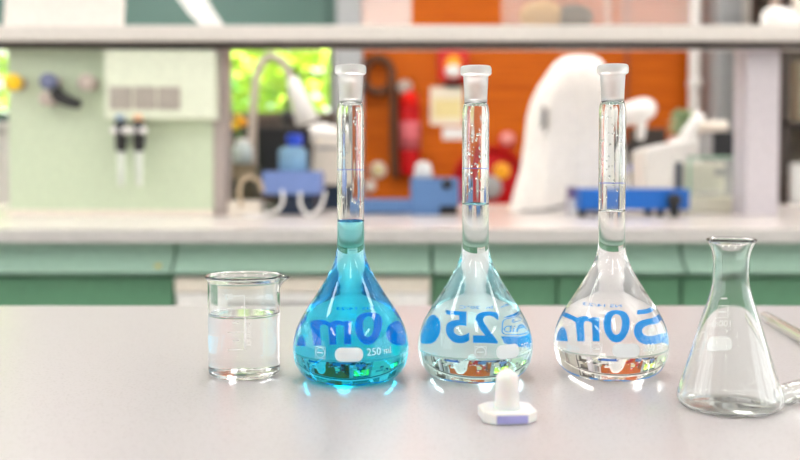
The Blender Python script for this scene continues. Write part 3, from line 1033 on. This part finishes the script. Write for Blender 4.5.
def cable(name, label, pts, r, m, grp=None):
    o0 = pts[0]
    t_ = BM(); tube(t_, [(p[0] - o0[0], p[1] - o0[1], p[2] - o0[2]) for p in pts], r)
    o = obj(name, t_, m, smooth=True)
    o.location = o0
    return tag(o, label, 'cable', grp)
def pxs(lst, d): return [(P(x, y, d)[0], d + dd, max(P(x, y, d)[1], ZB + .006)) for x, y, dd in lst]
cable('white_cable', 'white cable curving down left of the shaker base', pxs([(283, 190, -.02), (284, 203, -.04), (276, 211, -.06), (262, 214, -.08), (248, 215, -.06)], 2.94), .0045, M['white'], 'white cables by the shaker')
cable('white_cable', 'white cable looping in a U right of the shaker base', pxs([(301, 192, -.02), (302, 205, -.04), (311, 214, -.06), (322, 206, -.04), (325, 192, 0)], 2.94), .0045, M['white'], 'white cables by the shaker')
t = on_bench('computer_monitor', 'black screen standing behind the periwinkle shaker', 'monitor', 283, 3.35)
x0, zb_ = rel(t, 257, 188); x1, zt_ = rel(t, 310, 128)
obj('screen', bx(x0, x1, 0, .03, zb_, zt_), M['black'], t, bevel=.004)
obj('stand', bx(-.03, .03, .01, .03, .012, zb_ + .02), M['black'], t)
obj('foot', bx(-.1, .1, -.06, .1, 0, .012), M['black'], t, bevel=.003)
t = on_bench('beige_cabinet', 'beige box instrument left of the turquoise flask neck', 'instrument', 326, 3.4)
x0, zt_ = rel(t, 311, 138); x1, zb_ = rel(t, 341, 185)
b = prism(BM(), [(x0, zb_), (x1 + .04, zb_), (x1 + .04, zt_ - .02), (x0 + .01, zt_)], 0, .2)
obj('housing', b, M['cream'], t, bevel=.008)
obj('dark_base', bx(x0 + .01, x1 + .05, .01, .19, 0, zb_), M['navy'], t, bevel=.004)
obj('vent_strip', bx(x0 + .02, x1 + .03, -.003, 0, zt_ - .04, zt_ - .03), M['grey'], t)
# white bent arm before the window
d = 3.55
t = on_bench('fume_arm', 'white bent extraction arm before the window', 'extraction arm', 255, d)
pts = [(252, 200, 0), (252, 150, 0), (254, 100, 0), (258, 72, 0), (268, 57, 0), (280, 60, 0), (290, 75, 0), (297, 88, 0)]
b = BM(); tube(b, [(P(x, y, d)[0] - t.location.x, dd, max(P(x, y, d)[1] - t.location.z, 0)) for x, y, dd in pts], .015)
obj('arm_tube', b, M['pinkish'], t, smooth=True)
e0, e1 = rel(t, 292, 78), rel(t, 308, 122)
obj('hood', rod(BM(), (e0[0], 0, e0[1]), (e1[0], 0, e1[1]), .022, r2=.045), M['white'], t, smooth=True)
obj('foot', capped(BM(), [(.06, 0), (.06, .01), (.02, .02)], 24), M['white'], t, smooth=True)
# dark stand
t = on_bench('retort_stand', 'black stand with a knob before the window', 'stand', 288, 3.72)
_, zt_ = rel(t, 288, 92)
obj('stand_pole', rod(BM(), (0, 0, .01), (0, 0, zt_), .016, r2=.010), M['black'], t, smooth=True)
obj('stand_base', bx(-.07, .07, -.06, .06, 0, .012), M['black'], t, bevel=.003)
obj('clamp', ball(BM(), (.0, 0, zt_ - .1), .03), M['black'], t, smooth=True)
t = on_bench('white_lamp_head', 'white rounded instrument head above the beige box', 'instrument', 322, 3.7)
_, z0_ = rel(t, 322, 134)
obj('head', ball(BM(), (0, 0, z0_), .06, 1.3, 1, .7), M['white'], t, smooth=True)
obj('pole', rod(BM(), (0, 0, .0), (0, 0, z0_ - .02), .015), M['white'], t, smooth=True)
# clutter left: flowers, jar, boxes
t = on_bench('yellow_flowers', 'yellow flowers in a dark pot right of the post', 'plant', 238, 3.3)
_, z0_ = rel(t, 238, 126)
obj('pot', capped(BM(), [(.03, 0), (.04, .07), (.036, .075)], 20), M['dark'], t, smooth=True)
b = BM(); tube(b, [(0, 0, .07), (.006, 0, z0_ * .6), (0, 0, z0_)], .005); obj('stem', b, M['leaf2'], t, smooth=True)
for dx, dz, rr, m_ in ((-.012, 0, .02, 'yellow'), (.018, .012, .018, 'orange'), (.004, .03, .014, 'yellow')):
    obj('bloom', ball(BM(), (dx, -.005, z0_ + dz), rr, 1, .8, .8, 12), M[m_], t, smooth=True)
b = BM()
for i in range(14):
    a = i * 2.4; zz = .09 + i * .013
    poly_ = [b.verts.new((math.cos(a) * k * .035 + w_ * math.sin(a), math.sin(a) * k * .035 - w_ * math.cos(a), zz + .02 * k)) for k, w_ in ((.1, 0), (.7, .012), (1.3, 0), (.7, -.012))]
    b.faces.new(poly_)
obj('leaves', b, M['leaf2'], t, recalc=False)
t = on_bench('glass_jar', 'pale round glass jar on a box between the post and black screen', 'jar', 243, 3.18)
_, z0_ = rel(t, 243, 164); _, z1_ = rel(t, 243, 143)
bxh = z0_
obj('jar_body', capped(BM(), [(.022, z0_), (.032, z0_ + .006), (.032, z1_ - .015), (.02, z1_)], 24), mat('pale_jar', srgb(206, 218, 216), .15), t, smooth=True)
t.location.z += z0_
for o in t.children:
    for v in o.data.vertices: v.co.z -= z0_
obj('lid', rod(BM(), (0, 0, z1_ - z0_), (0, 0, z1_ - z0_ + .014), .022), M['white'], t, smooth=True)
s = on_bench('cardboard_carton', 'olive carton under the pale jar right of the post', 'carton', 243, 3.12)
obj('carton_body', bx(-.035, .04, 0, .11, 0, bxh - .001), mat('olive_card', srgb(96, 92, 74), .8, noise=.3, nscale=30), s, bevel=.003)
obj('flap', bx(-.035, .04, -.002, 0, bxh - .05, bxh - .002), mat('tan_card', srgb(150, 136, 110), .8), s)
t = on_bench('beige_tray', 'low beige tray on the bench right of the post', 'tray', 243, 2.95)
x0, _ = rel(t, 228, 205); x1, _ = rel(t, 259, 205)
b = BM(); box(b, x0, x1, 0, .12, 0, .01); box(b, x0, x1, 0, .006, .01, .045); box(b, x0, x1, .114, .12, .01, .045)
box(b, x0, x0 + .006, .006, .114, .01, .045); box(b, x1 - .006, x1, .006, .114, .01, .045)
obj('tray_body', b, M['cream'], t)
cable('tan_hose', 'tan hose arching over the beige tray', pxs([(244, 207, -.04), (241, 190, -.03), (246, 178, -.02), (258, 180, 0), (263, 192, 0)], 2.94), .007, mat('tan_rubber', srgb(186, 166, 138), .6))

# slate blue instrument right of the turquoise flask's neck
t = on_bench('melting_point_apparatus', 'slate blue instrument with a low arm and white cap right of the turquoise flask', 'instrument', 411, 3.0)
x0, zt_ = rel(t, 346, 200); x1, _ = rel(t, 413, 211)
obj('low_arm', bx(x0, x1, .02, .16, 0.004, zt_), M['device_slate'], t, bevel=.006)
x2, zt2 = rel(t, 411, 178); x3, _ = rel(t, 459, 210)
b = prism(BM(), [(x2, 0), (x2 + .09, 0), (x2 + .09, .028), (x3, .028), (x3, zt2), (x2, zt2)], 0, .18)
obj('tower', b, M['device_slate'], t, bevel=.005)
obj('slot', bx(x2 + .09, x3 - .004, .02, .16, 0, .0275), M['black'], t)
k = rel(t, 447, 184)
obj('eyepiece', rod(BM(), (k[0], .01, k[1]), (k[0], -.015, k[1]), .016), M['black'], t, smooth=True)
k = rel(t, 424, 178)
_, zc = rel(t, 424, 161)
obj('cap', capped(BM(), [(.03, k[1]), (.03, k[1] + .02), (.024, zc - .01), (.014, zc)], 24, Matrix.Translation((k[0], .09, 0))), M['white'], t, smooth=True)

# draped white cover
d = 3.25
t = on_bench('draped_cover', 'tall white plastic dust cover draped over an instrument behind the clear flask', 'dust cover', 572, d)
lv = [(200 + 12, 519, 638), (200, 521, 635), (170, 529, 632), (140, 533, 628), (115, 535, 625), (97, 539, 621), (82, 546, 617), (68, 555, 613), (58, 562, 608), (53, 569, 602), (51, 577, 594)]
b = BM()
NR = 72
rings = []
rnd = random.Random(5)
for k, (py, xl, xr) in enumerate(lv):
    l = rel(t, xl, py); r_ = rel(t, xr, py)
    c, w = (l[0] + r_[0]) / 2, (r_[0] - l[0]) / 2
    z = max(l[1], .001)
    f = 1 - k / (len(lv) - 1)
    ring = []
    for i in range(NR):
        a = 2 * PI * i / NR
        ca, sa = math.cos(a), math.sin(a)
        sq = (abs(ca) ** 3 + abs(sa) ** 3) ** (-1 / 3)
        fold = 1 + .065 * f * math.sin(9 * a + 1.2 * math.sin(2 * a) + k * .15) + .03 * f * math.sin(17 * a + k * .3)
        ring.append(b.verts.new((c + w * ca * sq * fold, .13 + min(.13, w * 1.1) * sa * sq * fold, z)))
    rings.append(ring)
b.faces.new(rings[-1])
for A, B_ in zip(rings, rings[1:]):
    for i in range(NR): b.faces.new((A[i], A[(i + 1) % NR], B_[(i + 1) % NR], B_[i]))
obj('cover_sheet', b, M['sheet'], t, smooth=True)
k = rel(t, 543, 117, d - .01)
obj('slit', prism(BM(), [(k[0] - .006, k[1] - .04), (k[0] + .008, k[1] - .03), (k[0] + .012, k[1] + .03), (k[0], k[1] + .04)], -.008, .03), M['grey'], t, bevel=.002)
b = BM()
tube(b, [(-.19, -.04, .006), (-.1, -.06, .012), (-.02, -.05, .03), (.02, -.05, .012), (.1, -.07, .006)], .006)
o = obj('crumpled_cable', b, M['grey'], smooth=True); o.location = (t.location.x, d - .06, ZB)
tag(o, 'grey cable lying at the foot of the white dust cover', 'cable')

# royal blue shaker with black knob
d = 2.9
t = on_bench('blue_balance', 'flat royal blue instrument with a black knob behind the clear flask neck', 'instrument', 634, d)
x0, zt_ = rel(t, 580, 189); x1, zb_ = rel(t, 690, 210)
obj('housing', bx(x0, x1, 0, .2, zb_, zt_), M['royal'], t, bevel=.006)
for px in (583, 662):
    for yy in (.02, .16):
        k = rel(t, px, 210)
        obj('foot', rod(BM(), (k[0], yy, 0), (k[0], yy, zb_), .013), M['black'], t, smooth=True)
k = rel(t, 673, 200)
obj('knob', rod(BM(), (k[0], 0, k[1]), (k[0], -.03, k[1]), .021, 24), M['black'], t, smooth=True)
obj('knob_stem', bx(k[0] - .012, k[0] + .012, -.02, 0, 0, k[1]), M['black'], t)
t = on_bench('purple_carton', 'small purple carton left of the royal blue instrument', 'carton', 573, 2.98)
x0, zb_ = rel(t, 569, 199); x1, zt_ = rel(t, 578, 187)
obj('carton_body', bx(x0, x1, 0, .05, 0, zt_), M['lav_box'], t, bevel=.002)
obj('lower_band', bx(x0 - .001, x1 + .001, -.001, .0, 0.001, zb_), M['white'], t)

# microscope
d = 3.52
t = on_bench('white_microscope', 'white microscope with a rounded head above the royal blue instrument', 'microscope', 670, d)
a, c = rel(t, 626, 117), rel(t, 657, 106)
obj('head', capped(BM(), [(.034, 0), (.040, .02), (.046, .10), (.045, .13), (.036, .155), (.018, .17)], 28, along((a[0] - .03, .1, a[1]), (c[0], .1, c[1]))), M['white'], t, smooth=True)
k0, k1 = rel(t, 648, 118), rel(t, 647, 139)
obj('objective', rod(BM(), (k0[0], .1, k0[1]), (k1[0], .1, k1[1]), .022, r2=.016), M['white'], t, smooth=True)
pts = [rel(t, *p) for p in ((644, 150), (655, 146), (697, 138), (702, 150), (702, 190), (644, 190))]
obj('body', prism(BM(), pts, 0, .2), M['white'], t, bevel=.012)
b0, b1 = rel(t, 648, 190)[0], rel(t, 700, 190)[0]
obj('base', bx(b0, b1, .01, .2, 0, rel(t, 0, 188)[1]), M['white'], t, bevel=.006)
a, c = rel(t, 690, 142), rel(t, 711, 112)
obj('arm', rod(BM(), (a[0], .12, a[1]), (c[0], .12, c[1]), .022), M['white'], t, smooth=True)
a, c = rel(t, 708, 125), rel(t, 738, 124)
obj('side_tube', rod(BM(), (a[0], .12, a[1]), (c[0], .12, c[1]), .020), M['cream'], t, smooth=True)
# dark shape in front of the wood wall
t = on_bench('black_camera', 'black box instrument between the cover and the white microscope', 'instrument', 638, 3.76)
x0, zb_ = rel(t, 626, 176); x1, zt_ = rel(t, 662, 128)
obj('housing', bx(x0, x1, 0, .12, 0, zt_ - .06), M['black'], t, bevel=.006)
obj('top_cover', bx(x0 + .03, x1 + .02, .01, .11, zt_ - .06, zt_), M['dark'], t, bevel=.006)
k = rel(t, 633, 168)
obj('badge', bx(k[0] - .02, k[0] + .02, -.003, 0, k[1] - .012, k[1] + .012), M['cap_blue'], t)
t = on_bench('pale_plant', 'pale green leafy clump behind the white microscope', 'plant', 682, 3.84)
k = rel(t, 682, 118)
obj('pot', capped(BM(), [(.04, 0), (.055, k[1] - .08), (.05, k[1] - .075)], 24), M['white'], t, smooth=True)
b = BM(); rnd = random.Random(9)
for i in range(90):
    dd = Vector((rnd.gauss(0, 1), rnd.gauss(0, 1), rnd.gauss(0, 1))).normalized() * .055 * rnd.random() ** .4
    qd = Vector((rnd.gauss(0, 1), rnd.gauss(0, 1), 1)).to_track_quat('Z', 'Y').to_matrix()
    b.faces.new([b.verts.new(Vector((0, 0, k[1] - .02)) + dd + qd @ Vector(p) * .024) for p in ((-1, 0, 0), (0, -.5, .1), (1, 0, 0), (0, .5, .1))])
o = obj('leaves', b, M['foliage'], t, recalc=False); o['kind'] = 'stuff'
# black monitor with grey side
t = on_bench('black_display', 'small black display above the glass balance case', 'monitor', 727, 3.4)
x0, zb_ = rel(t, 713, 153); x1, zt_ = rel(t, 741, 132)
obj('screen', bx(x0, x1, 0, .03, zb_ - .01, zt_), M['black'], t, bevel=.003)
xg, _ = rel(t, 701, 140)
obj('side_panel', bx(xg, x0, .002, .03, zb_ - .01, zt_ - .005), M['grey'], t)
obj('stand', bx(-.03, .03, .035, .055, 0, zb_ + .03), M['grey'], t)
# analytical balance
d = 3.13
t = on_bench('analytical_balance', 'pale analytical balance in a greenish glass case before the right post', 'balance', 712, d)
x0, zb_ = rel(t, 688, 196); x1, zt_ = rel(t, 742, 156)
obj('base', bx(x0 - .01, x1, -.02, .24, 0, zb_), M['hull'], t, bevel=.006)
obj('draft_shield', openbox((x1 - x0) / 2, .2, zt_ - zb_, .005), M['draft'], t).location = ((x0 + x1) / 2, 0, zb_)
b = BM()
for xx in (x0, x1 - .008): box(b, xx, xx + .008, -.004, .004, zb_, zt_)
box(b, x0, x1, -.004, .004, zt_ - .008, zt_)
obj('case_frame', b, mat('pale_green_edge', srgb(160, 200, 172), .3), t)
obj('rear_housing', bx(x0 + .01, x1 - .02, .1, .19, zb_ + .005, zt_ - .02), M['hull'], t, bevel=.006)
k = rel(t, 724, 172, d + .1)
obj('display', bx(k[0] - .033, k[0] + .033, .096, .1, k[1] - .011, k[1] + .011), M['grey'], t)
obj('pan', capped(BM(), [(.04, zb_ + .006), (.04, zb_ + .01), (.03, zb_ + .012)], 24, Matrix.Translation(((x0 + x1) / 2, .06, 0))), M['steel'], t, smooth=True)
a0_, az = rel(t, 680, 184)
obj('side_arm', bx(a0_ - .004, a0_ + .016, .02, .06, zb_ - .01, rel(t, 0, 162)[1]), mat('slate_grey', srgb(74, 84, 96), .4), t, bevel=.003)

# ------------------------------------------------------------------ on the wood wall
wy = WY - .0005
q = P(410, 130, wy - .08)
zt_, zb_ = P(0, 88, wy - .08)[1], P(0, 176, wy - .08)[1]
t = thing('fire_extinguisher', 'red fire extinguisher with a pale label hanging on the wood wall', 'fire extinguisher', (q[0], wy - .08, zb_))
H = zt_ - zb_
obj('cylinder', capped(BM(), [(.045, 0), (.058, .015), (.06, .04), (.06, H - .09), (.05, H - .05), (.025, H - .02), (.02, H)], 32), M['crimson'], t, smooth=True)
b = BM(); pts = [(.0606, H * .30), (.0606, H * .62), (.059, H * .62), (.059, H * .30)]
lathe(b, pts, 32, closed=True)
obj('label_band', b, mat('pink_white_label', srgb(206, 96, 104), .5), t, smooth=True, label='pale label band round the cylinder')
obj('valve_head', ball(BM(), (-.03, -.01, H + .005), .045), M['pinkish'], t, smooth=True)
obj('shoulder_knob', ball(BM(), (0, -.035, H - .07), .05), mat('bright_red', srgb(236, 30, 16), .4, spec=.25), t, smooth=True)
b = BM()
def w(px, py): k = P(px, py, wy - .08); return (k[0] - t.location.x, 0.02, k[1] - t.location.z)
ring = [(378 + 14 * math.cos(a), 75 - 17 * math.sin(a)) for a in (R(x) for x in range(-20, 320, 24))]
pts = [w(396, 178), w(394, 150), w(394, 110), w(394, 85)] + [w(*p) for p in ring]
tube(b, pts, .024, n=4)
obj('hose', b, mat('brown_hose', srgb(92, 56, 34), .6), t, smooth=True, label='dark hose with a looped end')
obj('bracket', bx(-.03, .03, .055, .079, H * .3, H * .5), M['black'], t)

q0, q1 = P(438, 48, wy), P(467, 82, wy)
t = thing('alarm_beacon', 'red alarm box with a glowing yellow and white lamp on the wood wall', 'alarm', ((q0[0] + q1[0]) / 2, wy, q1[1]))
hw, hh = (q1[0] - q0[0]) / 2, q0[1] - q1[1]
obj('box_housing', bx(-hw, hw, -.07, 0, 0, hh), M['red'], t, bevel=.01)
obj('lens', rod(BM(), (.0, -.068, hh * .5), (.0, -.10, hh * .5), .05, 24), M['orange'], t, smooth=True)
obj('lamp_glass', ball(BM(), (.0, -.09, hh * .27), .05, 1, .7, .8), M['paper'], t, smooth=True)
obj('under_bracket', bx(-hw * .5, hw * .6, -.04, 0, -.03, 0), M['dark'], t)
q0, q1 = P(430, 87, wy), P(463, 125, wy)
t = thing('notice_sheet', 'cream notice with a yellow field below the alarm', 'notice', ((q0[0] + q1[0]) / 2, wy, q1[1]))
hw, hh = (q1[0] - q0[0]) / 2, q0[1] - q1[1]
obj('sheet', bx(-hw, hw, -.006, 0, 0, hh), mat('cream_sheet', srgb(246, 236, 214), .7), t)
obj('yellow_field', bx(-hw * .8, hw * .9, -.008, -.006, hh * .18, hh * .68), M['paper_yellow'], t)
q0, q1 = P(443, 128, wy), P(466, 139, wy)
t = thing('small_label', 'small white label under the cream notice on the wood wall', 'label', ((q0[0] + q1[0]) / 2, wy, q1[1]))
hw, hh = (q1[0] - q0[0]) / 2, q0[1] - q1[1]
obj('plate', bx(-hw, hw, -.006, 0, 0, hh), M['paper'], t, bevel=.002)
obj('rim', bx(-hw - .004, hw + .004, -.003, 0, -.004, hh + .004), M['cream'], t)
q = P(507, 140, wy)
t = thing('alarm_button', 'round pale red alarm button on the wood wall above the hose reel', 'button', (q[0], wy, q[1]))
obj('backplate', rod(BM(), (0, 0, 0), (0, -.015, 0), .055, 28), M['red'], t, smooth=True)
obj('dome', ball(BM(), (0, -.02, .005), .042, 1, .6, 1), mat('pale_red', srgb(238, 160, 150), .3), t, smooth=True)
for px, py, r_, lb in ((378, 170, .05, 'round cream wall socket on the wood wall, the upper one'), (370, 186, .036, 'small cream wall socket on the wood wall, the lower one')):
    q = P(px, py, wy)
    t = thing('wall_socket', lb, 'socket', (q[0], wy, q[1]), 0, 'sockets on the wood wall')
    obj('plate', rod(BM(), (0, 0, 0), (0, -.02, 0), r_, 28), M['cream'], t, smooth=True)
    obj('insert', rod(BM(), (0, -.019, 0), (0, -.024, 0), r_ * .6, 20), M['paper_yellow'] if r_ > .04 else M['white'], t, smooth=True)
q = P(489, 184, wy - .09)
t = thing('hose_reel', 'red fire hose reel with an orange spot on the wood wall', 'hose reel', (q[0], wy, q[1]))
obj('drum', rod(BM(), (0, -.03, 0), (0, -.16, 0), .21, 40), M['crimson'], t, smooth=True)
b = BM(); lathe(b, [(.21, .02), (.225, .03), (.225, .06), (.21, .07)], 40, along((0, -.12, 0), (0, -1, 0)), closed=True)
obj('rim', b, M['crimson'], t, smooth=True)
obj('hub', rod(BM(), (0, -.15, -.02), (0, -.18, -.02), .07, 24), M['grey'], t, smooth=True)
obj('orange_spot', rod(BM(), (.068, -.155, .078), (.068, -.175, .078), .05, 24), M['orange'], t, smooth=True)
obj('mount', rod(BM(), (0, 0, 0), (0, -.04, 0), .05), M['black'], t)

# rack at the far right
d = 4.6
x0 = P(782, 100, d)[0]
t = thing('storage_rack', 'dark storage rack behind the right post', 'rack', (x0 + .35, d, 0))
for sx in (-.33, .33):
    for yy in (.02, .4): obj('upright', bx(sx - .02, sx + .02, yy - .02, yy + .02, 0, 2.3), M['dark'], t)
for zz in (.3, .85, 1.25, 1.75, 2.28): obj('rack_shelf', bx(-.35, .35, 0, .42, zz, zz + .025), M['dark'], t)
obj('back_panel', bx(-.35, .35, .42, .43, .1, 2.3), mat('brown_back', srgb(120, 108, 94), .7, noise=.3, nscale=8), t)
def carton(x, y, z, w_, d_, h_, m, label):
    s = thing('storage_carton', label, 'carton', (x, y, z + .0005), 0, 'cartons on the dark rack')
    obj('carton_body', bx(-w_ / 2, w_ / 2, 0, d_, 0, h_ - .03), m, s, bevel=.004)
    obj('lid', bx(-w_ / 2 - .004, w_ / 2 + .004, -.004, d_ + .004, h_ - .03, h_), m, s, bevel=.004)
X = t.location.x
carton(X - .13, d + .05, .875, .3, .3, .2, M['white'], 'white carton on the rack just above bench height')
carton(X - .15, d + .05, 1.275, .2, .3, .3, mat('olive_carton', srgb(150, 140, 120), .8), 'olive carton on the middle shelf of the dark rack')
carton(X - .13, d + .05, 1.775, .3, .3, .25, M['cream'], 'cream carton on the upper shelf of the dark rack')
carton(X + .13, d + .05, 1.275, .22, .3, .2, M['cream'], 'cream carton beside the olive carton on the dark rack')
